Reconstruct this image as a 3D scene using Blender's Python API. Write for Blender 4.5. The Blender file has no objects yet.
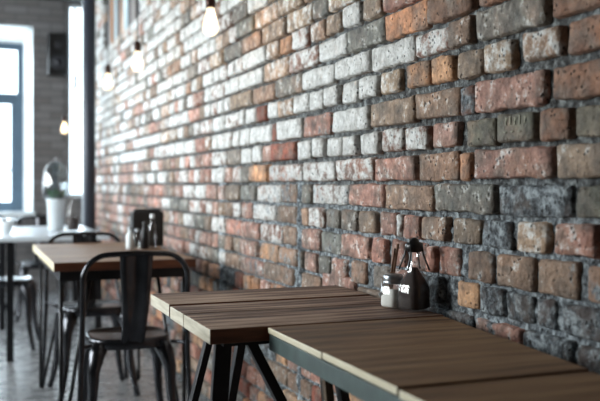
import bpy, bmesh, math, random
from mathutils import Vector, noise

scene = bpy.context.scene
COL = scene.collection
random.seed(11)

# ------------------------------------------------------------------ camera, world, lights
cam_d = bpy.data.cameras.new('camera')
cam = bpy.data.objects.new('camera', cam_d); COL.objects.link(cam)
cam.location = (0, 0, 1.06)
cam.rotation_euler = (math.radians(90), 0, math.radians(-21.2))
cam_d.sensor_width = 36; cam_d.lens = 51.48
cam_d.shift_y = -15.5 / 600
cam_d.clip_start = 0.05
cam_d.dof.use_dof = True
cam_d.dof.focus_distance = 2.18
cam_d.dof.aperture_fstop = 3.0
scene.camera = cam

world = bpy.data.worlds.new('daylight'); scene.world = world
world.use_nodes = True
bg = world.node_tree.nodes['Background']
bg.inputs[0].default_value = (0.80, 0.93, 1.0, 1); bg.inputs[1].default_value = 2.6
scene.view_settings.view_transform = 'Standard'
scene.view_settings.look = 'None'
scene.view_settings.gamma = 1.0
scene.view_settings.use_curve_mapping = False
scene.view_settings.exposure = 0.88

def area(name, loc, rot, sx, sy, power, col):
    l = bpy.data.lights.new(name, 'AREA'); l.shape = 'RECTANGLE'; l.size = sx; l.size_y = sy
    l.energy = power; l.color = col
    o = bpy.data.objects.new(name, l); COL.objects.link(o); o.location = loc; o.rotation_euler = rot
    return o
R90 = math.radians(90)
LWIN = [(2.8, 4.1), (4.8, 6.2), (7.1, 8.5)]          # y ranges of the windows in the left wall
LW_X = -2.7
for i, (a, b) in enumerate(LWIN):
    area('side_window_daylight', (LW_X - 0.32, (a + b) / 2, 1.75), (0, -R90, 0), 1.7, b - a, (112, 80, 84)[i], ((1.0, .965, .91), (1.0, .98, .95), (.97, .985, 1.0))[i])
area('far_window_daylight', (0.03, 9.45, 1.7), (-R90, 0, 0), 1.2, 1.85, 65, (0.86, 0.95, 1.0))
area('far_strip_window_daylight', (1.10, 9.45, 1.9), (-R90, 0, 0), 0.3, 1.9, 14, (0.86, 0.95, 1.0))

# ------------------------------------------------------------------ helpers
def lin(c):
    return tuple(((x / 255) / 12.92 if x / 255 <= .04045 else ((x / 255 + .055) / 1.055) ** 2.4) for x in c)
def rgba(c): return (*lin(c), 1)

class MB:
    def __init__(s): s.v = []; s.f = []; s.m = []; s.smooth = []
    def add(s, vs, fs, mi=0, sm=False):
        b = len(s.v); s.v += [tuple(v) for v in vs]
        for f in fs: s.f.append(tuple(b + i for i in f)); s.m.append(mi); s.smooth.append(sm)
        return b
    def box(s, x0, x1, y0, y1, z0, z1, mi=0):
        vs = [(x, y, z) for x in (x0, x1) for y in (y0, y1) for z in (z0, z1)]
        s.add(vs, [(0, 1, 3, 2), (4, 6, 7, 5), (0, 4, 5, 1), (2, 3, 7, 6), (0, 2, 6, 4), (1, 5, 7, 3)], mi)
        return s
    def bar(s, p, q, w, d, mi=0, up=(0, 1, 0)):
        p = Vector(p); q = Vector(q); t = (q - p).normalized(); a = t.cross(Vector(up)).normalized(); b = t.cross(a)
        vs = [c + a * (w / 2) * i + b * (d / 2) * j for c in (p, q) for i, j in ((-1, -1), (1, -1), (1, 1), (-1, 1))]
        s.add(vs, [(3, 2, 1, 0), (4, 5, 6, 7), (0, 1, 5, 4), (1, 2, 6, 5), (2, 3, 7, 6), (3, 0, 4, 7)], mi)
        return s
    def tube(s, pts, rad, n=10, mi=0, flat=1.0, up=(0, 0, 1)):
        pts = [Vector(p) for p in pts]
        if not hasattr(rad, '__len__'): rad = [rad] * len(pts)
        vs = []
        pa = None
        for i, p in enumerate(pts):
            t = (pts[min(i + 1, len(pts) - 1)] - pts[max(i - 1, 0)]).normalized()
            if pa is None:
                u = Vector(up)
                if abs(t.dot(u)) > .95: u = Vector((1, 0, 0))
                a = (u - t * u.dot(t)).normalized()
            else:
                a = (pa - t * pa.dot(t)).normalized()
            pa = a; b = t.cross(a)
            for k in range(n):
                g = 2 * math.pi * k / n
                vs.append(p + a * rad[i] * flat * math.cos(g) + b * rad[i] * math.sin(g))
        fs = [(i * n + k, i * n + (k + 1) % n, (i + 1) * n + (k + 1) % n, (i + 1) * n + k) for i in range(len(pts) - 1) for k in range(n)]
        fs += [tuple(reversed(range(n))), tuple(range((len(pts) - 1) * n, len(pts) * n))]
        s.add(vs, fs, mi, True)
        return s
    def lathe(s, prof, c=(0, 0, 0), n=24, mi=0, sq=0.0):
        vs = []
        for r, z in prof:
            for k in range(n):
                g = 2 * math.pi * k / n; cx, cy = math.cos(g), math.sin(g)
                m = 1.0
                if sq: m = 1 / (abs(cx) ** sq + abs(cy) ** sq) ** (1 / sq)
                vs.append((c[0] + r * cx * m, c[1] + r * cy * m, c[2] + z))
        fs = [(i * n + k, i * n + (k + 1) % n, (i + 1) * n + (k + 1) % n, (i + 1) * n + k) for i in range(len(prof) - 1) for k in range(n)]
        fs += [tuple(reversed(range(n))), tuple(range((len(prof) - 1) * n, len(prof) * n))]
        s.add(vs, fs, mi, True)
        return s
    def build(s, name, mats, parent=None, bevel=0, loc=None):
        me = bpy.data.meshes.new(name)
        me.from_pydata(s.v, [], s.f)
        if not isinstance(mats, (list, tuple)): mats = [mats]
        for m in mats: me.materials.append(m)
        me.polygons.foreach_set('material_index', s.m)
        me.polygons.foreach_set('use_smooth', s.smooth)
        me.update()
        o = bpy.data.objects.new(name, me); COL.objects.link(o)
        if parent: o.parent = parent
        if loc: o.location = loc
        if bevel:
            b = o.modifiers.new('bevel', 'BEVEL'); b.width = bevel; b.segments = 2; b.limit_method = 'ANGLE'
            b.angle_limit = math.radians(50)
        return o

def empty(name, label, cat, loc=(0, 0, 0), rz=0, group=None):
    o = bpy.data.objects.new(name, None); COL.objects.link(o); o.location = loc; o.rotation_euler = (0, 0, rz)
    o.empty_display_size = .1
    o['label'] = label; o['category'] = cat
    if group: o['group'] = group
    return o
def struct(o, label=None, cat=None):
    o['kind'] = 'structure'
    if label: o['label'] = label
    if cat: o['category'] = cat
    return o
def copy_tree(o, parent=None):
    c = o.copy(); COL.objects.link(c)
    if parent: c.parent = parent
    for ch in list(o.children): copy_tree(ch, c)
    return c

# ------------------------------------------------------------------ materials
def newmat(name):
    m = bpy.data.materials.new(name); m.use_nodes = True
    nt = m.node_tree; p = nt.nodes['Principled BSDF']
    return m, nt, p
def N(nt, t, **kw):
    n = nt.nodes.new(t)
    for k, v in kw.items():
        if k in n.inputs: n.inputs[k].default_value = v
        else: setattr(n, k, v)
    return n
def noise_n(nt, vec, scale, detail=4, rough=.55):
    n = N(nt, 'ShaderNodeTexNoise'); n.inputs['Scale'].default_value = scale; n.inputs['Detail'].default_value = detail
    n.inputs['Roughness'].default_value = rough
    if vec is not None: nt.links.new(vec, n.inputs['Vector'])
    return n.outputs['Fac']
def ramp(nt, fac, stops):
    r = N(nt, 'ShaderNodeValToRGB'); nt.links.new(fac, r.inputs[0])
    e = r.color_ramp.elements
    while len(e) < len(stops): e.new(.5)
    for el, (p, c) in zip(e, stops):
        el.position = p; el.color = c if len(c) == 4 else (*c, 1)
    return r.outputs[0]
def mix(nt, fac, a, b, typ='MIX'):
    m = N(nt, 'ShaderNodeMix', data_type='RGBA', blend_type=typ)
    for sock, v in ((m.inputs['Factor'], fac), (m.inputs['A'], a), (m.inputs['B'], b)):
        if hasattr(v, 'is_linked'): nt.links.new(v, sock)
        elif sock == m.inputs['Factor']: sock.default_value = v
        else: sock.default_value = v if len(v) == 4 else (*v, 1)
    return m.outputs['Result']
def mth(nt, op, a, b=None, clamp=False):
    m = N(nt, 'ShaderNodeMath', operation=op); m.use_clamp = clamp
    for i, v in enumerate((a, b)):
        if v is None: continue
        if hasattr(v, 'is_linked'): nt.links.new(v, m.inputs[i])
        else: m.inputs[i].default_value = v
    return m.outputs[0]
def bump(nt, p, h, strength, dist=.01):
    b = N(nt, 'ShaderNodeBump'); b.inputs['Strength'].default_value = strength; b.inputs['Distance'].default_value = dist
    nt.links.new(h, b.inputs['Height']); nt.links.new(b.outputs[0], p.inputs['Normal'])

def simple(name, c, rough=.5, metal=0, var=.25, scale=12, bumps=.1, spec=None):
    m, nt, p = newmat(name)
    tc = N(nt, 'ShaderNodeTexCoord'); f = noise_n(nt, tc.outputs['Object'], scale)
    k = lin(c)
    lo = tuple(x * (1 - var) for x in k); hi = tuple(min(1, x * (1 + var)) for x in k)
    nt.links.new(ramp(nt, f, [(.3, lo), (.7, hi)]), p.inputs['Base Color'])
    p.inputs['Roughness'].default_value = rough; p.inputs['Metallic'].default_value = metal
    if spec is not None: p.inputs['Specular IOR Level'].default_value = spec
    if bumps: bump(nt, p, noise_n(nt, tc.outputs['Object'], scale * 8), bumps, .003)
    return m

def wall_material():
    m, nt, p = newmat('old_brick_and_mortar')
    L = nt.links
    geo = N(nt, 'ShaderNodeTexCoord').outputs['Object']
    col = N(nt, 'ShaderNodeAttribute', attribute_name='bcol').outputs['Color']
    fx = N(nt, 'ShaderNodeSeparateColor'); L.new(N(nt, 'ShaderNodeAttribute', attribute_name='fx').outputs['Color'], fx.inputs[0])
    paint, smear, mort = fx.outputs
    n1 = noise_n(nt, geo, 28, 6, .65); n2 = noise_n(nt, geo, 90, 5, .7); n3 = noise_n(nt, geo, 9, 4, .6)
    tint = ramp(nt, n1, [(.32, (.42, .42, .43)), (.5, (1, 1, 1)), (.70, (1.6, 1.56, 1.48))])
    n4 = noise_n(nt, geo, 16, 3, .5); n5 = noise_n(nt, geo, 42, 5, .62)
    gm = mth(nt, 'MULTIPLY', mth(nt, 'SUBTRACT', n4, .44), 5, True)
    col = mix(nt, mth(nt, 'MULTIPLY', gm, .7), col, rgba((124, 114, 104)))
    wm = mth(nt, 'MULTIPLY', mth(nt, 'SUBTRACT', n3, .56), 5, True)
    col = mix(nt, mth(nt, 'MULTIPLY', wm, .35), col, rgba((176, 128, 98)))
    c = mix(nt, 1.0, col, tint, 'MULTIPLY')
    # grime darkening in irregular stains
    st = ramp(nt, n3, [(.36, (.55, .56, .58)), (.55, (1, 1, 1))])
    c = mix(nt, .55, c, st, 'MULTIPLY')
    # old limewash on the faces
    pm = mth(nt, 'ADD', mth(nt, 'MULTIPLY', n1, .9), mth(nt, 'MULTIPLY', n2, .35))
    pm = mth(nt, 'ADD', pm, mth(nt, 'MULTIPLY', paint, .62))
    pmask = mth(nt, 'MULTIPLY', mth(nt, 'SUBTRACT', pm, .84), 7.0, True)
    pmask = mth(nt, 'MULTIPLY', pmask, mth(nt, 'MINIMUM', mth(nt, 'MULTIPLY', paint, 4), .94))
    pc = ramp(nt, mth(nt, 'ADD', mth(nt, 'MULTIPLY', n1, .75), mth(nt, 'MULTIPLY', n2, .25)), [(.36, rgba((140, 138, 132))), (.52, rgba((200, 200, 196))), (.66, rgba((226, 228, 226)))])
    c = mix(nt, pmask, c, pc)
    # smeared mortar
    mf = mth(nt, 'ADD', mth(nt, 'MULTIPLY', n5, .6), mth(nt, 'MULTIPLY', n2, .4))
    mc = ramp(nt, mf, [(.40, rgba((36, 37, 40))), (.49, rgba((100, 108, 114))), (.60, rgba((172, 182, 187)))])
    md = ramp(nt, mf, [(.43, rgba((22, 20, 19))), (.51, rgba((72, 74, 74))), (.62, rgba((138, 144, 143)))])
    mc = mix(nt, mth(nt, 'ADD', smear, mth(nt, 'MULTIPLY', mth(nt, 'SUBTRACT', n3, .5), 1.2), True), md, mc)
    sm = mth(nt, 'ADD', mth(nt, 'ADD', mth(nt, 'MULTIPLY', n1, .6), mth(nt, 'MULTIPLY', n3, .5)), mth(nt, 'MULTIPLY', smear, .75))
    smask = mth(nt, 'MULTIPLY', mth(nt, 'SUBTRACT', sm, .88), 9, True)
    smask = mth(nt, 'MULTIPLY', smask, mth(nt, 'MULTIPLY', smear, 5, True))
    smask = mth(nt, 'MAXIMUM', smask, mort)
    c = mix(nt, smask, c, mc)
    # pits
    vo = N(nt, 'ShaderNodeTexVoronoi'); vo.inputs['Scale'].default_value = 75; L.new(geo, vo.inputs['Vector'])
    pit = mth(nt, 'MULTIPLY', mth(nt, 'SUBTRACT', .30, vo.outputs['Distance']), 9, True)
    gate = mth(nt, 'MULTIPLY', mth(nt, 'SUBTRACT', n1, .49), 9, True)
    pit = mth(nt, 'MULTIPLY', pit, gate)
    c = mix(nt, mth(nt, 'MULTIPLY', pit, .8), c, (.02, .018, .016, 1))
    L.new(c, p.inputs['Base Color'])
    rr = mth(nt, 'SUBTRACT', .78, mth(nt, 'MULTIPLY', pmask, .3))
    L.new(rr, p.inputs['Roughness'])
    p.inputs['Specular IOR Level'].default_value = .5
    h = mth(nt, 'ADD', mth(nt, 'MULTIPLY', n5, .9), mth(nt, 'MULTIPLY', n2, .4))
    h = mth(nt, 'SUBTRACT', h, mth(nt, 'MULTIPLY', pit, .8))
    bump(nt, p, h, 1.0, .013)
    return m

def wood(name, dark, mid, light, rough=.5, sc=1.0, seed=0.0, axis=0):
    m, nt, p = newmat(name); L = nt.links
    tc = N(nt, 'ShaderNodeTexCoord').outputs['Object']
    mp = N(nt, 'ShaderNodeMapping'); s = [15 * sc, 15 * sc, 15 * sc]; s[axis] = 1.3 * sc
    mp.inputs['Scale'].default_value = s; mp.inputs['Location'].default_value = (seed, seed * 2, 0); L.new(tc, mp.inputs[0])
    mp2 = N(nt, 'ShaderNodeMapping'); s2 = [8 * sc] * 3; s2[axis] = 2.0 * sc
    mp2.inputs['Scale'].default_value = s2; mp2.inputs['Location'].default_value = (seed, 0, seed); L.new(tc, mp2.inputs[0])
    f1 = noise_n(nt, mp.outputs[0], 3.0, 6, .65)
    w = N(nt, 'ShaderNodeTexWave'); w.wave_type = 'BANDS'; w.bands_direction = 'Y' if axis == 0 else 'X'
    w.inputs['Scale'].default_value = .9; w.inputs['Distortion'].default_value = 9; w.inputs['Detail'].default_value = 3
    w.inputs['Detail Scale'].default_value = 1.0
    L.new(mp2.outputs[0], w.inputs[0])
    f2 = noise_n(nt, mp2.outputs[0], .9, 3, .5)
    f = mth(nt, 'ADD', mth(nt, 'MULTIPLY', f1, .5), mth(nt, 'ADD', mth(nt, 'MULTIPLY', w.outputs['Fac'], .08), mth(nt, 'MULTIPLY', f2, .5)))
    c = ramp(nt, f, [(.38, rgba(dark)), (.52, rgba(mid)), (.68, rgba(light))])
    L.new(c, p.inputs['Base Color'])
    p.inputs['Roughness'].default_value = rough
    bump(nt, p, f1, .5, .005)
    return m

def glass(name, tint=(1, 1, 1), emis=None, gl=.12):
    m, nt, p = newmat(name); nt.nodes.remove(p); L = nt.links
    out = [n for n in nt.nodes if n.type == 'OUTPUT_MATERIAL'][0]
    tr = N(nt, 'ShaderNodeBsdfTransparent'); tr.inputs[0].default_value = (*tint, 1)
    g = N(nt, 'ShaderNodeBsdfGlossy'); g.inputs['Roughness'].default_value = .04; g.inputs[0].default_value = (.62, .62, .62, 1)
    lw = N(nt, 'ShaderNodeLayerWeight'); lw.inputs[0].default_value = .35
    f = mth(nt, 'ADD', mth(nt, 'MULTIPLY', lw.outputs['Facing'], .28), gl * .3, True)
    mx = N(nt, 'ShaderNodeMixShader'); L.new(f, mx.inputs[0]); L.new(tr.outputs[0], mx.inputs[1]); L.new(g.outputs[0], mx.inputs[2])
    res = mx.outputs[0]
    if emis:
        e = N(nt, 'ShaderNodeEmission'); e.inputs[0].default_value = (*emis[:3], 1); e.inputs[1].default_value = emis[3]
        a = N(nt, 'ShaderNodeAddShader'); L.new(res, a.inputs[0]); L.new(e.outputs[0], a.inputs[1]); res = a.outputs[0]
    L.new(res, out.inputs[0])
    return m
def emit(name, c, s):
    m, nt, p = newmat(name)
    p.inputs['Base Color'].default_value = (*c, 1); p.inputs['Emission Color'].default_value = (*c, 1)
    p.inputs['Emission Strength'].default_value = s
    return m

M_wall = wall_material()
M_woodA = wood('weathered_brown_plank', (26, 16, 12), (104, 76, 60), (184, 156, 134), .7, 1.0, 3.1)
M_endA = wood('side_lit_sawn_plank_end', (120, 112, 96), (178, 170, 150), (214, 208, 190), .6, 1.4, 1.3, axis=1)  # sawn end grain, paled further with the side window light in its colour
M_edgeA = wood('reddish_plank_edge', (34, 17, 10), (98, 54, 32), (140, 84, 54), .45, 1.0, 7.7)
M_woodB = wood('tan_plank', (62, 42, 27), (122, 92, 62), (152, 122, 88), .6, .8, 12.4)
M_woodC = wood('oak_table_plank', (84, 58, 40), (132, 100, 74), (164, 132, 100), .55, 1.0, 20.2)
M_cream = wood('cream_plank_end', (168, 158, 128), (206, 196, 166), (226, 218, 194), .5, 1.2, 5.2, axis=1)
M_green = simple('dark_green_grey_painted_rail', (62, 80, 78), .5, 0, .25, 20)
M_black = simple('black_powder_coated_steel', (26, 27, 30), .36, .3, .3, 30)
M_gun = simple('gunmetal_chair_steel', (72, 73, 77), .22, .9, .3, 20, .05)
M_plastic = simple('black_plastic', (16, 15, 15), .35, 0, .2, 20)
M_steel = simple('brushed_lid_steel', (170, 175, 180), .3, .9, .15, 60)
M_white = simple('white_painted_wood', (225, 232, 235), .45, 0, .05, 10)
M_bluegrey = simple('blue_grey_window_frame', (84, 104, 120), .4, 0, .1, 10)
M_tabwhite = simple('white_laminate', (215, 224, 232), .3, 0, .05, 8)
M_ceil = simple('dark_ceiling_paint', (52, 52, 54), .85, 0, .15, 2)
M_plaster = simple('grey_plaster', (92, 90, 88), .85, 0, .15, 3, .3)
M_column = simple('dark_column_paint', (44, 48, 58), .4, .2, .15, 8)
M_glass = glass('clear_glass')
M_pane = glass('window_glass', (.95, .98, 1), None, .05)
M_bulb = glass('warm_bulb_glass', (1, .93, .8), (1.0, .80, .52, .6), .2)
M_fil = emit('glowing_filament', (1.0, .62, .25), 14)
M_socket = simple('dark_bronze_socket', (58, 36, 28), .4, .6, .2, 40)
M_cord = simple('black_cloth_cord', (22, 20, 20), .8, 0, .2, 60)
M_salt = simple('white_salt', (222, 222, 216), .8, 0, .06, 80)
M_choc = simple('dark_brown_sauce', (34, 18, 13), .75, 0, .25, 30)
M_stick = simple('brown_wooden_stick', (128, 92, 68), .6, 0, .2, 30)
M_leaf = simple('green_leaf', (58, 104, 52), .5, 0, .3, 20)
M_soil = simple('dark_soil', (40, 30, 24), .9, 0, .3, 50)

# floor: worn grey concrete
def floor_mat():
    m, nt, p = newmat('worn_grey_floor'); tc = N(nt, 'ShaderNodeTexCoord').outputs['Object']
    f = noise_n(nt, tc, 2.4, 6, .6); g = noise_n(nt, tc, 14, 5, .6)
    c = ramp(nt, mth(nt, 'ADD', mth(nt, 'MULTIPLY', f, .7), mth(nt, 'MULTIPLY', g, .3)), [(.35, rgba((104, 106, 108))), (.65, rgba((152, 154, 156)))])
    nt.links.new(c, p.inputs['Base Color'])
    nt.links.new(ramp(nt, g, [(.3, (.18,) * 3), (.7, (.38,) * 3)]), p.inputs['Roughness'])
    bump(nt, p, g, .06, .003)
    return m
M_floor = floor_mat()
def farwall_mat():
    m, nt, p = newmat('grey_painted_brick'); tc = N(nt, 'ShaderNodeTexCoord').outputs['Object']
    mp = N(nt, 'ShaderNodeMapping'); mp.inputs['Rotation'].default_value = (R90, 0, 0); nt.links.new(tc, mp.inputs[0])
    b = N(nt, 'ShaderNodeTexBrick'); nt.links.new(mp.outputs[0], b.inputs['Vector'])
    b.inputs['Scale'].default_value = 1; b.inputs['Brick Width'].default_value = .225; b.inputs['Row Height'].default_value = .075
    b.inputs['Mortar Size'].default_value = .006
    b.inputs['Color1'].default_value = rgba((122, 120, 120)); b.inputs['Color2'].default_value = rgba((104, 100, 98)); b.inputs['Mortar'].default_value = rgba((88, 88, 88))
    nt.links.new(b.outputs[0], p.inputs['Base Color']); p.inputs['Roughness'].default_value = .7
    return m
M_far = farwall_mat()

# ------------------------------------------------------------------ room shell
WX = 1.08            # brick faces
MX = 1.102           # mortar plane
YB, YF = -2.0, 9.0
CH = 2.93
WALL_END = 8.30
struct(MB().box(LW_X - .1, 2.2, YB - .1, YF + .1, -.1, 0).build('floor', M_floor))
struct(MB().box(LW_X - .1, 2.2, YB - .1, YF + .1, CH, CH + .1).build('ceiling', M_ceil))

# left wall with window openings
m = MB(); xs = (LW_X - .2, LW_X)
ys = [YB - .1] + [v for w in LWIN for v in w] + [YF]
for i in range(0, len(ys), 2): m.box(*xs, ys[i], ys[i + 1], 0, CH)
for a, b in LWIN: m.box(*xs, a, b, 0, .85); m.box(*xs, a, b, 2.6, CH)
struct(m.build('wall_left', M_plaster))
k = 3
for a, b in LWIN:
    f = MB(); x0, x1 = LW_X - .14, LW_X - .08
    f.box(x0, x1, a, a + .06, .85, 2.6); f.box(x0, x1, b - .06, b, .85, 2.6); f.box(x0, x1, a + .06, b - .06, .85, .91)
    f.box(x0, x1, a + .06, b - .06, 2.54, 2.6); f.box(x0, x1, a + .06, b - .06, 1.68, 1.74); f.box(x0, x1, (a + b) / 2 - .02, (a + b) / 2 + .02, .91, 1.68)
    o = struct(f.build('window_%d' % k, M_bluegrey)); k += 1
    MB().box(LW_X - .112, LW_X - .108, a + .06, b - .06, .91, 2.54).build('pane', M_pane, o)
struct(MB().box(LW_X, 2.2, YB - .1, YB, 0, CH).build('wall_back', M_plaster))

# far wall with a tall window and a narrow bright strip window
W1 = (-.57, .585, .79, 2.63); W1o = (-.60, .615, .74, 2.65); W2 = (.955, 1.25, .93, 2.9)
m = MB(); a, b = YF, YF + .25
m.box(LW_X, W1o[0], a, b, 0, CH); m.box(W1o[1], W2[0], a, b, 0, CH); m.box(W2[1], 2.2, a, b, 0, CH)
m.box(W1o[0], W1o[1], a, b, 0, W1o[2]); m.box(W1o[0], W1o[1], a, b, W1o[3], CH)
m.box(W2[0], W2[1], a, b, 0, W2[2]); m.box(W2[0], W2[1], a, b, W2[3], CH)
struct(m.build('wall_far', M_far))
# window 1: white casing, blue grey sashes, glass
x0, x1, z0, z1 = W1
f = MB()
def wedge(pts, ax):     # prism: four (p, y) corners swept along the other axis
    q = []
    for e in ax:
        q += [(e[0](p), y, e[1](p)) for p, y in pts]
    f.add(q, [(3, 2, 1, 0), (4, 5, 6, 7), (0, 1, 5, 4), (1, 2, 6, 5), (2, 3, 7, 6), (3, 0, 4, 7)])
sec = [(0, YF - .004), (.004, YF - .004), (.085, YF + .2), (0, YF + .2)]
wedge([(x1 + .03 - p, y) for p, y in sec], ((lambda p: p, lambda p: z0), (lambda p: p, lambda p: z1 + .02)))
wedge([(x0 - .03 + p, y) for p, y in sec], ((lambda p: p, lambda p: z0), (lambda p: p, lambda p: z1 + .02)))
wedge([(z1 + .02 - p, y) for p, y in [(0, YF - .004), (.004, YF - .004), (.15, YF + .2), (0, YF + .2)]], ((lambda p: x0, lambda p: p), (lambda p: x1, lambda p: p)))
f.box(x0 - .05, x1 + .05, YF - .06, YF + .2, z0 - .05, z0)
w1 = struct(f.build('window_1', M_white, bevel=.006))
f = MB(); X0, X1 = x0 + .05, x1 - .05
f.box(X0, X0 + .06, YF + .19, YF + .24, z0, z1 - .13); f.box(X1 - .06, X1, YF + .19, YF + .24, z0, z1 - .13)
f.box(X0 + .06, X1 - .06, YF + .19, YF + .24, z0, z0 + .10); f.box(X0 + .06, X1 - .06, YF + .19, YF + .24, z1 - .20, z1 - .13)
f.box(X0 + .06, X1 - .06, YF + .19, YF + .24, 1.88, 1.99); f.box(X1 - .12, X1 - .06, YF + .19, YF + .24, z0 + .1, 1.88)
f.box(X0 + .06, X1 - .12, YF + .205, YF + .235, 1.20, 1.225)
f.bar((.20, YF + .215, 1.99), (.36, YF + .215, 2.25), .02, .02)
f.build('window_frame', M_bluegrey, w1, .004)
MB().box(X0 + .02, X1 - .02, YF + .216, YF + .219, z0 + .02, z1 - .15).build('pane', M_pane, w1)
x0, x1, z0, z1 = W2
f = MB(); f.box(x0, x0 + .025, YF + .02, YF + .1, z0, z1); f.box(x1 - .03, x1, YF + .02, YF + .1, z0, z1)
f.box(x0 + .025, x1 - .03, YF + .02, YF + .1, z0, z0 + .04); f.box(x0 + .025, x1 - .03, YF + .02, YF + .1, z1 - .03, z1)
w2 = struct(f.build('window_2', M_white, bevel=.004))
MB().box(1.018, 1.038, YF + .03, YF + .07, 1.9, z1 - .03).build('window_bar', M_bluegrey, w2)
MB().box(1.015, 1.045, YF - .03, YF + .07, 2.04, 2.18).build('handle', M_plastic, w2, .004)
MB().box(x0 + .025, x1 - .03, YF + .055, YF + .06, z0 + .04, z1 - .03).build('pane', M_pane, w2)

# alcove beyond the end of the brick wall
struct(MB().box(2.1, 2.2, YB, YF, 0, CH).build('wall_alcove', M_plaster))

# ------------------------------------------------------------------ brick wall
def tpix(u): return WX / (310.3 + .9323 * (u - 300))
def ypix(u): return tpix(u) * (799.9 - .3616 * (u - 300))
CODE = {'W': ((168, 146, 132), .80, .08), 'w': ((164, 122, 104), .55, .15), 'G': ((122, 118, 110), .25, .2), 'g': ((112, 106, 92), .05, .15),
        'T': ((152, 126, 106), .25, .15), 'K': ((194, 160, 132), .4, 0), 'O': ((204, 152, 114), .15, 0), 'P': ((180, 134, 118), .28, .22),
        'R': ((128, 74, 58), 0, 0), 'B': ((124, 94, 76), 0, .1), 'S': ((104, 92, 88), 0, .6)}
ROWZ = {0: (1.613, 1.677), 1: (1.540, 1.602), 2: (1.462, 1.528), 3: (1.388, 1.450), 4: (1.312, 1.374), 5: (1.226, 1.294), 6: (1.150, 1.213),
        7: (1.072, 1.138), 8: (.994, 1.060), 9: (.921, .983), 10: (.842, .909), 11: (.770, .831), 12: (.697, .758)}
z = 1.688; r = -1
while z < CH: ROWZ[r] = (z, z + .064); z += .0755; r -= 1
z = .685; r = 13
while z > .05: ROWZ[r] = (z - .062, z); z -= .0745; r += 1
LIST = {
 -2: '232-246G 248-266W 268-290K',
 -1: '236-253G 255-276K 277.5-302K',
 0: '223-241G 242-261T 262.5-285T 287-310K 311.5-327G 328.5-354K 356-370T',
 1: '243-265W 267-277K 280-291O 292.5-306w 310.5-323.5K 326-338T 344-359W 362.5-380T 384-418P 420-440O',
 2: '240-262W 264-287K 289-316w 318-346W 348-383G 384.5-426O 427.5-471.5B 478-515B',
 3: '231-251T 253-274T 275.5-301G 302.5-332W 334-369W 371-412W 415-448w 449-469T 477-543G 551-620B',
 4: '240-244W 246-255W 256-265R 267-277W 279-292K 293-307W 308.5-321W 324-337W 342-356W 360-376W 380-398K 406-428O 430-451O 457-482T 484-512K 522-560K 568-625B',
 5: '240-249W 250-271W 272-276R 277-300W 302-329Ps 331-367W 371-413T 415-457T 458-471Rs 474-542P 554-620B',
 6: '241-251W 253-261W 262-271P 272-294R 297-310W 312-322W 326-340W 343-355W 361-378W 382-402w 406-427w 432-456P 465-493g 497-533gx 540-568B 574-625g',
 7: '240-248G 249-267O 269-300ws 303-333w 335-372w 375-415P 419-456T 459-468Os 475-550P 556-630T',
 8: '240-254Gs 256-278ws 280-296Ts 302-310G 312-346ws 348-383P 385-432T 436-493G 497-567S 575-640g',
 9: '240-250Ps 252-274ws 276-296Ts 301-307T 308.5-323w 325-337Gs 341-355G 358-374T 379-394P 397-402w 403.5-419P 421-445T 452-478T 480-508Ss 517-546K 555-594P 604-650B',
 10: '240-258P 260-280ws 282-296Ts 302-319P 321-340Gs 341-368P 372-385P 390-403P 410-424Ps 426-434P 437-457Ps 465-491Ts 497-531T 535-575Ts 586-630Ts',
 11: '240-256P 258-276Os 278-296Ts 300-302G 304-315P 318-328G 331-345P 350-364Ts 372-388Gs 392-412P 416-440S 455-475Os 478-500S 503-530Ss 533-551S 560-612S',
 12: '240-262Ps 264-290Ts 300-319T 322-353P 356-380Ts 384-420S 425-470S 474-518Ps 522-570S 575-630S',
}
wv = []; wf = []; wcol = []; wfx = []
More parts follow.
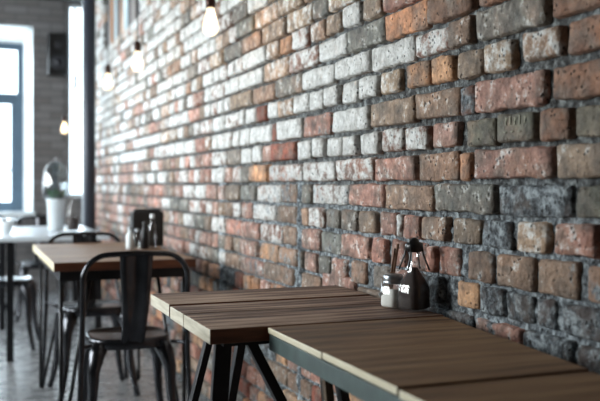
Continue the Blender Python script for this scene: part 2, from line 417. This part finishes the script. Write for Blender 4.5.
def brick(y0, y1, z0, z1, code, prot=None, rng=random, near=True, hx=None):
    base, paint, smear = CODE[code[0]]
    for c in code[1:]:
        if c == 's': smear = max(smear, .42)
    if prot is None: prot = rng.uniform(-.003, .004) + (-.004 if smear > .4 else 0)
    if 'x' in code: prot = .002
    k = rng.uniform(.85, 1.1); hue = rng.uniform(-.05, .05)
    col = lin(tuple(min(250, b * k * (1 + hue * (1 if i == 0 else -.3 if i == 2 else 0))) for i, b in enumerate(base)))
    if paint > .5 : paint += rng.uniform(-.08, .12)
    y0 -= .001; y1 += .001; z0 -= .0012; z1 += .0008
    W = y1 - y0; H = z1 - z0
    ed = .0016; ed2 = .006
    if near:
        ny = max(2, int(W / .022)); nz = 3
    else:
        ny = max(1, int(W / .07)); nz = 1
    def marks(a, L, n):
        r = [a, a + ed, a + ed2]
        r += [a + ed2 + (L - 2 * ed2) * (i + 1) / n for i in range(n - 1)] if n > 1 else []
        return r + [a + L - ed2, a + L - ed, a + L]
    Y = marks(y0, W, ny); Z = marks(z0, H, nz)
    b = len(wv); nY = len(Y); nZ = len(Z)
    amp = .0038 if near else .002
    tl = rng.uniform(-.04, .04); ty = rng.uniform(-.05, .05)
    if 'x' in code: tl = ty = 0; amp = .0005
    for i, y in enumerate(Y):
        ri = min(i, nY - 1 - i)
        for j, zz in enumerate(Z):
            rj = min(j, nZ - 1 - j); rg = min(ri, rj)
            q = Vector((y * 36, zz * 36, 3.1))
            n = noise.noise(q); n2 = noise.noise(q * .55 + Vector((9, 4, 2))); n3 = noise.noise(q * .6 + Vector((1, 14, 7)))
            x = WX - prot + (zz - z0 - H / 2) * ty + (y - y0 - W / 2) * tl * .6
            if rg == 0: x = MX + .012
            elif rg == 1: x += .005 + .002 * n
            else: x -= n * amp * .6
            cy = (y1 + y0) / 2; cz = (z0 + z1) / 2
            yy = y + n2 * .006 * (1 if ri <= 2 else .3); z2 = zz + n3 * .0055 * (1 if rj <= 2 else .3)
            if ri <= 1 and rj <= 1:      # rounded corners
                yy += (cy - y) / abs(cy - y) * .0022; z2 += (cz - zz) / abs(cz - zz) * .0022
            wv.append((x, yy, z2)); wcol.append((*col, 1))
            wfx.append((paint if rg >= 1 else 0, smear, 0, 1))
    for i in range(nY - 1):
        for j in range(nZ - 1):
            wf.append((b + i * nZ + j, b + i * nZ + j + 1, b + (i + 1) * nZ + j + 1, b + (i + 1) * nZ + j))

PANEL = (5.83, 7.30, 2.21)       # boarded panel in the wall (y0, y1, z0)
rb = random.Random(5)
def pick(y, z):
    if y < 1.1: return rb.choice(['B', 'T', 'g', 'B', 'S', 'P'])
    if z < .68:
        return rb.choice(['P', 'Os', 'Ts', 'S', 'R', 'Ps', 'O', 'Gs'])
    if z < 1.06 and y < 3.6: return rb.choice(['Ps', 'ws', 'Ts', 'P'])
    if z < .95: return rb.choice(['P', 'P', 'P', 'Ps', 'G', 'w', 'T'])
    if z < 1.17: return rb.choice(['P', 'P', 'T', 'w', 'G', 'W', 'P', 'w'])
    if y > 3.3: return rb.choices(['W', 'w', 'K', 'T', 'P', 'G'], [48, 20, 10, 8, 7, 7])[0]
    return rb.choice(['K', 'T', 'w', 'B', 'G', 'O'])
def fill(ya, yb, z0, z1, r):
    """bricks from ya up to yb"""
    y = ya; mode = (r % 2 == 0); run = rb.randint(1, 3) if (r % 2 == 0) else rb.randint(3, 9)
    while y < yb - .03:
        if run <= 0: mode = not mode; run = rb.randint(1, 3) if mode else rb.randint(3, 9)
        L = (rb.uniform(.205, .222) if mode else rb.uniform(.095, .108)); run -= 1
        e = min(y + L, yb)
        if yb - e < .04: e = yb
        if not (z1 > PANEL[2] and e > PANEL[0] and y < PANEL[1]):
            brick(y, e, z0, z1, pick((y + e) / 2, z0), rng=rb, near=(y < 3.6))
        y = e + rb.uniform(.010, .015)
for r, (z0, z1) in ROWZ.items():
    if r in LIST:
        items = []
        for s in LIST[r].split():
            i = 0
            while not s[i].isalpha(): i += 1
            a, b = s[:i].split('-'); items.append((ypix(float(b)), ypix(float(a)), s[i:]))
        items.sort()
        for n, (ya, yb, c) in enumerate(items):
            dz0 = rb.uniform(-.003, .003); dz1 = rb.uniform(-.003, .003)
            if r == 12 and ya > 2.2 and ya < 2.6: dz1 += .02
            brick(ya, yb, z0 + dz0, z1 + dz1, c, rng=rb)
        lo, hi = items[0][0] - .012, items[-1][1] + .012
        # towards the camera
        fill(-.6 + (r % 3) * .05, lo, z0, z1, r)
    else:
        hi = -.6 + (r % 2) * .11
    fill(hi, WALL_END - .02, z0, z1, r)
nb = len(wf)
# mortar bed: rough sheet between and behind the bricks
ysm = [YB]; y = YB
while y < WALL_END:
    y += .05 if y < .7 else (.0085 if y < 3.0 else (.016 if y < 4.5 else .04)); ysm.append(min(y, WALL_END))
zsm = []; z = 0
while z < CH:
    zsm.append(z); z += .010 if .60 < z < 1.75 else .02
zsm.append(CH)
b = len(wv); nZ = len(zsm)
for y in ysm:
    for zz in zsm:
        q = Vector((y * 40, zz * 40, 0.7))
        n = noise.noise(q) * 1.3 + 1.1 * noise.noise(q * 2.1) + .7 * noise.noise(q * 4.1)
        l = noise.noise(Vector((y * 6, zz * 6, 5.0)))
        low = max(0, min(1, (1.12 - zz) / .2)) * max(0, min(1, (3.8 - y) / .6))
        lf = low * .8
        x = MX - .002 - .004 * n - .003 * l - .0060 * low * max(0, .6 + .8 * noise.noise(q * .35))
        # vertical ribs of old render running down the wall
        for yc, hw, zt in ((2.80, .022, 1.08), (3.80, .05, 1.22)):
            d = abs(y - yc + .01 * noise.noise(Vector((zz * 8, yc, 0))))
            if d < hw and zz < zt: lf = 1; x -= .018 * (1 - (d / hw) ** 2) ** .5
        wv.append((x, y, zz)); wcol.append((.2, .2, .2, 1)); wfx.append((0, lf, 1, 1))
for i in range(len(ysm) - 1):
    for j in range(nZ - 1):
        if zsm[j] >= PANEL[2] - .02 and ysm[i] > PANEL[0] - .0 and ysm[i + 1] < PANEL[1] + .0: continue
        wf.append((b + i * nZ + j, b + i * nZ + j + 1, b + (i + 1) * nZ + j + 1, b + (i + 1) * nZ + j))
# solid back and end of the wall
b = len(wv)
for x in (MX + .03, 1.45):
    for y in (YB, WALL_END):
        for zz in (0, CH): wv.append((x, y, zz)); wcol.append((.2, .2, .2, 1)); wfx.append((0, 0, 1, 1))
for f in [(0, 1, 3, 2), (4, 6, 7, 5), (0, 4, 5, 1), (2, 3, 7, 6), (0, 2, 6, 4), (1, 5, 7, 3)]: wf.append(tuple(b + i for i in f))
me = bpy.data.meshes.new('wall_right'); me.from_pydata(wv, [], wf)
ca = me.color_attributes.new('bcol', 'FLOAT_COLOR', 'POINT'); ca.data.foreach_set('color', [c for q in wcol for c in q])
cb = me.color_attributes.new('fx', 'FLOAT_COLOR', 'POINT'); cb.data.foreach_set('color', [c for q in wfx for c in q])
me.polygons.foreach_set('use_smooth', [True] * (len(wf) - 6) + [False] * 6)
me.materials.append(M_wall); me.update()
wall = bpy.data.objects.new('wall_right', me); COL.objects.link(wall); struct(wall)

# stamp strokes on the olive brick
m = MB()
for i, (u, h) in enumerate(((507, .016), (511.5, .018), (516, .015), (521, .018), (526, .016))):
    y = ypix(u); m.box(WX - .0042, WX + .002, y - .0016, y + .0016, 1.188, 1.188 + h)
    if i % 2 == 0: m.bar((WX - .0022, y, 1.196), (WX - .0022, y - .007, 1.188 + h), .0025, .003, up=(1, 0, 0))
for u in (506, 513, 520): y = ypix(u); m.box(WX - .0042, WX + .002, y - .004, y + .004, 1.172, 1.1745)
m.build('stamped_mark', simple('pale_stamp', (140, 138, 120), .7), wall)

# boarded panel of weathered upright boards set in the wall
pan = empty('boarded_panel', 'tall panel of weathered upright boards high in the brick wall beside the column', 'panel', (MX + .01, (PANEL[0] + PANEL[1]) / 2, PANEL[2]))
cols = [(120, 122, 124), (150, 112, 84), (160, 178, 184), (84, 72, 66), (168, 140, 118), (176, 194, 200), (66, 60, 58), (110, 104, 100), (54, 50, 50)]
L = (PANEL[1] - PANEL[0]) / len(cols)
for i, c in enumerate(reversed(cols)):
    y = -(PANEL[1] - PANEL[0]) / 2 + i * L
    d = tuple(int(q * .62) for q in c)
    MB().box(-.012 - .006 * (i % 2), .02, y + .003, y + L - .003, 0, CH - PANEL[2] - .004).build('board', wood('board_%d' % i, d, c, tuple(min(255, int(q * 1.2)) for q in c), .6, 1, i, axis=2), pan, .003)

# ------------------------------------------------------------------ tables
def flat_leg(parent, p, q, w=.04, d=.012, mat=None, up=(0, 1, 0)):
    p = Vector(p); q = Vector(q)
    o = MB().bar(p, q, w, d, up=up).build('leg', mat or M_black, parent, .002)
    return o

# middle table: three thick weathered planks
TZ = .75
t2 = empty('plank_table', 'weathered dark brown plank table carrying the glass jars, against the brick wall', 'table', (.777, 2.10, 0))
ox, oy = .777, 2.10
for (a, b, x0, x1, dz) in ((1.784, 2.024, .4815, 1.062, 0), (2.034, 2.178, .483, 1.060, -.001), (2.190, 2.428, .483, 1.064, .001)):
    m = MB(); m.box(x0 + .003 - ox, x1 - ox, a - oy, b - oy, TZ - .033 + dz, TZ + dz)
    # reddish sawn long edge and pale end, side light in its colour, as thin faces of the same plank
    o = m.build('plank', [M_woodA, M_endA, M_edgeA], t2)
    me = o.data
    for pl in me.polygons:
        if pl.normal.x < -.9: pl.material_index = 1
        elif pl.normal.y < -.9: pl.material_index = 2
    bv = o.modifiers.new('bevel', 'BEVEL'); bv.width = .003; bv.segments = 2
MB().box(.52 - ox, .76 - ox, 1.80 - oy, 1.86 - oy, .708, .7165).build('leg_bracket', M_black, t2)
MB().box(.52 - ox, .90 - ox, 2.30 - oy, 2.37 - oy, .708, .7165).build('leg_bracket', M_black, t2)
def P(x, y, z): return (x - ox, y - oy, z)
flat_leg(t2, P(.527, 1.83, .71), P(.475, 1.82, 0), .038, .018)
flat_leg(t2, P(.590, 1.83, .71), P(.960, 1.82, 0), .022, .03)
flat_leg(t2, P(.655, 2.34, .71), P(.475, 2.36, 0), .020, .03)
flat_leg(t2, P(.745, 2.34, .71), P(.620, 2.36, 0), .024, .03)

# near table: tan planks on a dark rail
ox, oy = .82, 1.32
t3 = empty('plank_table', 'tan plank table with dark painted rail under its edge, nearest the camera', 'table', (ox, oy, 0))
def xr(y): return 1.052 - (1.77 - y) * .13
for (a, b, dz) in ((1.469, 1.772, 0), (1.168, 1.465, .0015), (.866, 1.163, -.001)):
    m = MB(); x0 = .612
    vs = [(x - ox, y - oy, z) for z in (TZ - .014 + dz, TZ + dz) for x, y in ((x0, a), (xr(a), a), (xr(b), b), (x0, b))]
    m.add(vs, [(3, 2, 1, 0), (4, 5, 6, 7), (0, 1, 5, 4), (1, 2, 6, 5), (2, 3, 7, 6), (3, 0, 4, 7)])
    o = m.build('plank', [M_woodB, M_cream], t3)
    for pl in o.data.polygons:
        if pl.normal.x < -.9: pl.material_index = 1
    bv = o.modifiers.new('bevel', 'BEVEL'); bv.width = .0025; bv.segments = 2
m = MB(); m.box(.614 - ox, .634 - ox, .868 - oy, 1.770 - oy, TZ - .050, TZ - .0155); m.box(.634 - ox, 1.03 - ox, 1.750 - oy, 1.770 - oy, TZ - .05, TZ - .0155)
m.box(.634 - ox, .92 - ox, .868 - oy, .888 - oy, TZ - .05, TZ - .0155)
m.build('rail', M_green, t3, .0015)
M_legw = wood('dark_brown_leg', (30, 22, 16), (84, 66, 48), (128, 108, 82), .5, 1, 4.4, axis=2)
for yy in (1.64, 1.0):
    flat_leg(t3, P(.690, yy, .70), P(.76, yy, 0), .018, .03, M_legw)
    flat_leg(t3, P(.716, yy, .70), P(.86, yy + .01, 0), .018, .03, M_black)
MB().bar(P(.78, 1.04, .10), P(.78, 1.62, .10), .02, .02, up=(0, 0, 1)).build('stretcher', M_black, t3)

# far table by the chairs
ox, oy = .61, 4.1
t1 = empty('cafe_table', 'brown cafe table between two metal chairs, black bottle set on it', 'table', (ox, oy, 0))
for i in range(4):
    a = 3.53 + i * .293
    o = MB().box(.32 - ox, .90 - ox, a - oy, a + .289 - oy, TZ - .036, TZ).build('plank', [M_woodC, M_cream, M_edgeA], t1)
    for pl in o.data.polygons:
        if pl.normal.x < -.9: pl.material_index = 1
        elif pl.normal.y < -.9: pl.material_index = 2
    bv = o.modifiers.new('bevel', 'BEVEL'); bv.width = .003; bv.segments = 2
m = MB(); m.box(.345 - ox, .875 - ox, 3.56 - oy, 3.58 - oy, .672, .7135); m.box(.345 - ox, .365 - ox, 3.58 - oy, 4.66 - oy, .672, .7135)
m.box(.855 - ox, .875 - ox, 3.58 - oy, 4.66 - oy, .672, .7135); m.box(.345 - ox, .875 - ox, 4.66 - oy, 4.68 - oy, .672, .7135)
m.build('apron', M_black, t1)
for (xa, ya, xb) in ((.355, 4.64, .50), (.355, 3.60, .47), (.865, 4.64, .72), (.865, 3.60, .75)):
    MB().tube([P(xa, ya, .675), P(xa, ya, .012), P(xa + (xb - xa) * .06, ya, .003), P(xb, ya, .675)], .008, 8).build('leg', M_black, t1)

# white table in the bright background
ox, oy = .62, 6.1
t4 = empty('white_table', 'long white-topped table standing by the dark column', 'table', (ox, oy, 0))
MB().box(.17 - ox, .82 - ox, 5.35 - oy, 6.75 - oy, .722, .75).build('tabletop', M_tabwhite, t4, .004)
for x in (.24, .76):
    for y in (5.44, 6.66):
        MB().box(x - .02 - ox, x + .02 - ox, y - .02 - oy, y + .02 - oy, 0, .722).build('leg', M_black, t4)
ox, oy = .1, 8.2
t5 = empty('side_table', 'dark square table under the far window', 'table', (ox, oy, 0))
MB().box(-.35, .35, -.3, .3, .72, .75).build('tabletop', M_black, t5, .004)
MB().tube([(0, 0, .02), (0, 0, .72)], .03, 12).build('pedestal', M_black, t5)
MB().lathe([(.22, 0), (.22, .012), (.03, .03)]).build('base', M_black, t5)

# ------------------------------------------------------------------ chairs
def make_chair(name, label):
    r = empty(name, label, 'chair', group='dark metal hoop-back chairs around the tables')
    # pressed seat
    S = .168
    def ring(s, z, n=32):
        return [(s * math.cos(2 * math.pi * k / n) / (abs(math.cos(2 * math.pi * k / n)) ** 3.2 + abs(math.sin(2 * math.pi * k / n)) ** 3.2) ** (1 / 3.2),
                 s * math.sin(2 * math.pi * k / n) / (abs(math.cos(2 * math.pi * k / n)) ** 3.2 + abs(math.sin(2 * math.pi * k / n)) ** 3.2) ** (1 / 3.2), z) for k in range(n)]
    m = MB(); vs = []; prof = [(S - .016, .408), (S - .004, .410), (S, .418), (S - .003, .440), (S - .004, .447), (S - .010, .452), (S - .02, .450), (S - .03, .4455), (.06, .4435), (.012, .443)]
    for s, z in prof: vs += ring(s, z)
    n = 32
    fs = [(i * n + k, i * n + (k + 1) % n, (i + 1) * n + (k + 1) % n, (i + 1) * n + k) for i in range(len(prof) - 1) for k in range(n)]
    fs += [tuple(reversed(range(n))), tuple(range((len(prof) - 1) * n, len(prof) * n))]
    m.add(vs, fs, 0, True); m.build('seat', M_gun, r)
    # hoop that runs down as rear stays to the floor
    pts = []
    W = .200; T = .795; Rr = .095; yb = -.235
    def back(z): return yb - max(0, (z - .45)) * .10 - max(0, .45 - z) * .05
    left = [(-W - .025, 0), (-W - .012, .2), (-W - .003, .42), (-W, .60), (-W, T - Rr)]
    for x, z in left: pts.append((x, back(z), z))
    for k in range(1, 9):
        g = math.pi / 2 * k / 8; x = -W + Rr * (1 - math.cos(g)); z = T - Rr + Rr * math.sin(g); pts.append((x, back(z), z))
    pts.append((0, back(T), T + .004))
    pts += [(-x, y, z) for x, y, z in reversed(pts[:-1])]
    MB().tube(pts, .0105, 10).build('back_hoop', M_gun, r)
    for s in (-1, 1):
        MB().tube([(s * .16, -.14, .43), (s * .185, -.19, .435), (s * .203, -.235, .44)], .008, 8).build('hoop_bracket', M_gun, r)
    # splat
    rows = [(.046, .436, -.160), (.048, .50, -.205), (.052, .58, -.238), (.057, .66, -.252), (.061, .73, -.260), (.064, .788, -.268)]
    m = MB(); vs = []
    for w, z, y in rows:
        for fx_, dy in ((-1, .0), (-.86, -.006), (-.45, -.006), (-.36, 0), (.36, 0), (.45, -.006), (.86, -.006), (1, .0)):
            vs.append((w * fx_, y + dy, z))
    k = 8
    front = len(vs); vs += [(x, y + .006, z) for x, y, z in vs]
    fs = []
    for i in range(len(rows) - 1):
        for j in range(k - 1):
            a = i * k + j; fs.append((a, a + 1, a + k + 1, a + k)); a += front; fs.append((a + k, a + k + 1, a + 1, a))
        a = i * k; fs.append((a, a + k, a + k + front, a + front)); a += k - 1; fs.append((a + front, a + k + front, a + k, a))
    m.add(vs, fs, 0, True); m.build('splat', M_gun, r)
    for sx in (-1, 1):
        for sy in (-1, 1):
            zz = [.425, .39, .33, .25, .15, .06, .006]
            off = [.118, .136, .150, .152, .160, .176, .190]
            rad = [.034, .033, .026, .020, .017, .015, .014]
            MB().tube([(sx * o_, sy * o_, z_) for o_, z_ in zip(off, zz)], rad, 10, flat=1).build('leg', M_gun, r)
            f = r.children[-1]
    return r
chA = make_chair('metal_chair', 'dark metal hoop-back chair seen from behind, nearest the camera')
chA.location = (.615, 3.56, 0); chA.rotation_euler.z = math.radians(-2)
chairs = [(.60, 4.475, 182, 'dark metal chair on the far side of the brown cafe table, facing the camera'),
          (.24, 5.92, -100, 'dark metal chair tucked under the long side of the white table'),
          (.55, 7.10, 178, 'dark metal chair at the far end of the white table'),
          (.10, 7.55, 175, 'dark metal chair beside the dark square table under the far window')]
for x, y, a, lab in chairs:
    c = copy_tree(chA); c.location = (x, y, 0); c.rotation_euler.z = math.radians(a); c['label'] = lab

# ------------------------------------------------------------------ column, speaker
m = MB().lathe([(.085, 0), (.085, .03), (.055, .035), (.055, 2.88), (.08, 2.885), (.08, CH - .002)], n=28)
cx = m.build('iron_column', M_column, None, loc=(.952, 7.35, 0))
cx['label'] = 'dark round iron column standing in front of the brick wall end'; cx['category'] = 'column'
sp = empty('loudspeaker', 'black loudspeaker mounted high on the far grey wall', 'loudspeaker', (.84, YF - .10, 2.36))
MB().box(-.095, .095, -.10, .07, -.21, .21).build('cabinet', M_plastic, sp, .01)
MB().box(-.03, .03, .07, .098, -.05, .05).build('wall_bracket', M_plastic, sp)
def cone(r, z):
    o = MB().lathe([(r, 0), (r * .95, .008), (r * .8, .004), (r * .3, -.0), (r * .28, .012), (.001, .014)]).build('speaker_cone', simple('grey_speaker_cone', (46, 47, 52), .5), sp)
    o.rotation_euler = (R90, 0, 0); o.location = (0, -.10, z); return o
cone(.07, -.08); cone(.035, .09)

# ------------------------------------------------------------------ hanging bulbs
def make_bulb(label, loc):
    r = empty('pendant_bulb', label, 'lamp', loc, group='bare bulbs hanging along the wall')
    # origin at the centre of the glass
    prof = [(.003, -.058), (.012, -.056), (.022, -.050), (.030, -.040), (.0325, -.028), (.031, -.012), (.026, .010), (.020, .030), (.0155, .046), (.0145, .058)]
    MB().lathe(prof).build('glass_bulb', M_bulb, r)
    m = MB()
    for k in range(5):
        g = 2 * math.pi * k / 5; c, s = math.cos(g), math.sin(g)
        m.tube([(c * .006, s * .006, .035), (c * .014, s * .014, -.030), (math.cos(g + .62) * .014, math.sin(g + .62) * .014, -.030), (math.cos(g + .62) * .006, math.sin(g + .62) * .006, .035)], .0011, 6)
    m.build('filament', M_fil, r)
    MB().lathe([(.015, .055), (.019, .058), (.020, .075), (.019, .098), (.012, .108), (.005, .114)]).build('socket', M_socket, r)
    MB().tube([(0, 0, .112), (0, 0, CH - loc[2])], .003, 8).build('cord', M_cord, r)
    return r
b1 = make_bulb('hanging bare bulb nearest the camera, filament visible inside clear glass', (.905, 3.32, 1.712))
bl = bpy.data.lights.new('bulb_light', 'POINT'); bl.energy = 1.1; bl.color = (1, .7, .4); bl.shadow_soft_size = .03
for (x, y, z, lab) in ((.887, 4.80, 1.752, 'second hanging bulb from the camera, glowing warm white'), (.875, 5.80, 1.75, 'hanging bulb just right of the iron column, glowing warm white'),
                       (.855, 8.35, 1.60, 'farthest hanging bulb, half hidden behind the iron column')):
    c = copy_tree(b1); c.location = (x, y, z); c['label'] = lab
    for ch in c.children:
        if ch.name.startswith('cord'):
            ch.data = MB().tube([(0, 0, .112), (0, 0, CH - z)], .003, 8).build('cord_tmp', M_cord).data
            bpy.data.objects.remove(bpy.data.objects['cord_tmp'])

# ------------------------------------------------------------------ things on the middle table
j = empty('salt_jar', 'small glass jar with a steel lid and white salt, left of the bottle', 'jar', (.998, 1.925, TZ + .001), math.radians(20))
MB().lathe([(.022, 0), (.0265, .003), (.0272, .010), (.0272, .052), (.024, .060), (.0215, .064), (.0215, .070)], n=32, sq=5).build('glass_body', M_glass, j)
MB().lathe([(.021, .004), (.0245, .008), (.0245, .030), (.010, .046), (.002, .047)], n=24, sq=5).build('salt', M_salt, j)
MB().lathe([(.0235, .062), (.0245, .063), (.0245, .067), (.0235, .068), (.0245, .070), (.0245, .080), (.0225, .085), (.004, .0865)], n=32).build('lid', M_steel, j)

s = empty('stirrer_glass', 'small glass of brown wooden sticks behind the salt jar', 'glass', (1.022, 1.985, TZ + .001))
MB().lathe([(.018, 0), (.022, .003), (.0245, .07), (.0255, .072)], n=24).build('glass_body', M_glass, s)
for q, (p0, p1) in enumerate((((-.010, .006, .006), (.014, -.012, .150)), ((.002, .010, .006), (.010, -.022, .158)), ((-.012, -.004, .006), (.004, -.016, .146)))):
    MB().bar(p0, p1, .006, .002).build('wooden_stick', M_stick, s, .0005)

bt = empty('sauce_bottle', 'square conical glass bottle of dark sauce with black clamp stopper', 'bottle', (1.026, 1.868, TZ + .001), math.radians(20))
MB().lathe([(.028, 0), (.034, .003), (.0355, .010), (.0345, .055), (.0315, .066), (.0210, .088), (.0130, .114), (.0110, .140), (.0125, .143), (.0125, .150)], n=40, sq=4).build('glass_body', M_glass, bt)
MB().lathe([(.027, .006), (.0325, .010), (.0318, .054), (.0285, .065), (.0170, .088), (.006, .106)], n=32, sq=4).build('dark_sauce', M_choc, bt)
m = MB().lathe([(.0135, .144), (.0215, .147), (.0225, .158), (.021, .166), (.012, .170), (.010, .176), (.003, .180)], n=24)
m.tube([(-.018, .0, .165), (-.004, .003, .176), (.016, .001, .168)], .003, 8)
m.build('stopper', M_plastic, bt)
m = MB()
for a in (20, 110, 200, 290):
    c, s_ = math.cos(math.radians(a)), math.sin(math.radians(a))
    m.tube([(c * .0215, s_ * .0215, .156), (c * .0235, s_ * .0235, .140), (c * .035, s_ * .035, .112), (c * .040, s_ * .040, .100)], .0022, 8)
m.build('clamp_wire', M_plastic, bt)
# ------------------------------------------------------------------ things on the cafe table
h = empty('menu_holder', 'black upright menu box behind the little bottles on the cafe table', 'holder', (.85, 4.30, TZ + .001), math.radians(8))
MB().box(-.080, .080, 0, .05, 0, .008).box(-.080, .080, 0, .006, .008, .175).box(-.080, .080, .044, .05, .008, .175).box(-.080, -.074, .006, .044, .008, .175).box(.074, .080, .006, .044, .008, .175).build('box', M_plastic, h, .001)
MB().box(-.068, .068, .012, .036, .010, .188).build('menu_cards', simple('dark_menu_card', (34, 34, 38), .5), h, .001)
def small_bottle(name, lab, x, y, r, hgt, mat, capm, cat='bottle', sq=0):
    e = empty(name, lab, cat, (x, y, TZ + .001))
    MB().lathe([(r * .8, 0), (r, .004), (r, hgt * .55), (r * .9, hgt * .65), (r * .45, hgt * .78), (r * .42, hgt * .9)], n=20).build('glass_body', mat, e)
    MB().lathe([(r * .5, hgt * .88), (r * .52, hgt * .9), (r * .52, hgt), (r * .4, hgt * 1.01)], n=20).build('cap', capm, e)
    return e
small_bottle('salt_shaker', 'white shaker with dark cap, left of the bottles on the cafe table', .735, 4.17, .020, .105, M_white, M_steel, 'shaker')
small_bottle('pepper_shaker', 'clear shaker with steel cap in front of the black menu box', .752, 4.08, .018, .10, M_glass, M_steel, 'shaker')
small_bottle('oil_bottle', 'dark oil bottle standing before the black menu box', .80, 4.14, .020, .13, M_black, M_plastic)
small_bottle('vinegar_bottle', 'tall clear bottle with white cap at the right of the cafe table set', .845, 4.18, .021, .165, M_glass, M_white)

# ------------------------------------------------------------------ things on the white table
p = empty('planter', 'white planter with green plant under a glass dome on the white table', 'planter', (.564, 6.05, TZ + .001))
MB().lathe([(.045, 0), (.052, .004), (.062, .200), (.066, .202), (.066, .215), (.058, .215), (.056, .205), (.004, .204)], n=28).build('pot', M_white, p)
MB().lathe([(.070, .215), (.078, .217), (.086, .26), (.088, .34), (.080, .40), (.058, .44), (.028, .462), (.010, .468)], n=28).build('glass_dome', glass('dome_glass', (.8, .88, .92), None, .5), p)
MB().lathe([(.006, .466), (.016, .474), (.018, .484), (.012, .494), (.002, .497)], n=16).build('knob', M_glass, p)
m = MB(); rl = random.Random(3)
for k in range(46):
    g = rl.uniform(0, 6.28); rr = rl.uniform(.0, .03); c = Vector((math.cos(g) * rr, math.sin(g) * rr, .206))
    d = Vector((math.cos(g), math.sin(g), rl.uniform(.8, 2.2))).normalized(); l = rl.uniform(.05, .095)
    s_ = d.cross(Vector((0, 0, 1))).normalized() * .012
    tip = c + d * l; mid = c + d * l * .55
    m.add([c, mid + s_, tip, mid - s_, mid + Vector((0, 0, .004))], [(0, 1, 4), (1, 2, 4), (2, 3, 4), (3, 0, 4)])
m.build('leaves', M_leaf, p)
e = empty('water_carafe', 'clear glass water carafe beside the white planter', 'carafe', (.665, 5.95, TZ + .001))
MB().lathe([(.035, 0), (.042, .004), (.042, .12), (.032, .165), (.018, .20), (.018, .235), (.022, .24)], n=24).build('glass_body', M_glass, e)
MB().lathe([(.034, .005), (.039, .008), (.039, .09), (.002, .092)], n=24).build('dark_drink', M_choc, e)
for (x, y, lab) in ((.20, 5.75, 'white cup at the left edge of the white table'), (.05, 8.15, 'white cup on the dark square table under the far window')):
    e = empty('cup', lab, 'cup', (x + (0.03 if y < 7 else 0), y, TZ + .001), 0, 'white cups on the background tables')
    MB().lathe([(.022, 0), (.026, .003), (.040, .05), (.044, .075), (.041, .076), (.036, .05), (.004, .012)], n=24).build('body', M_white, e)
    MB().tube([(.040, 0, .062), (.062, 0, .058), (.064, 0, .035), (.036, 0, .022)], .004, 8).build('handle', M_white, e)
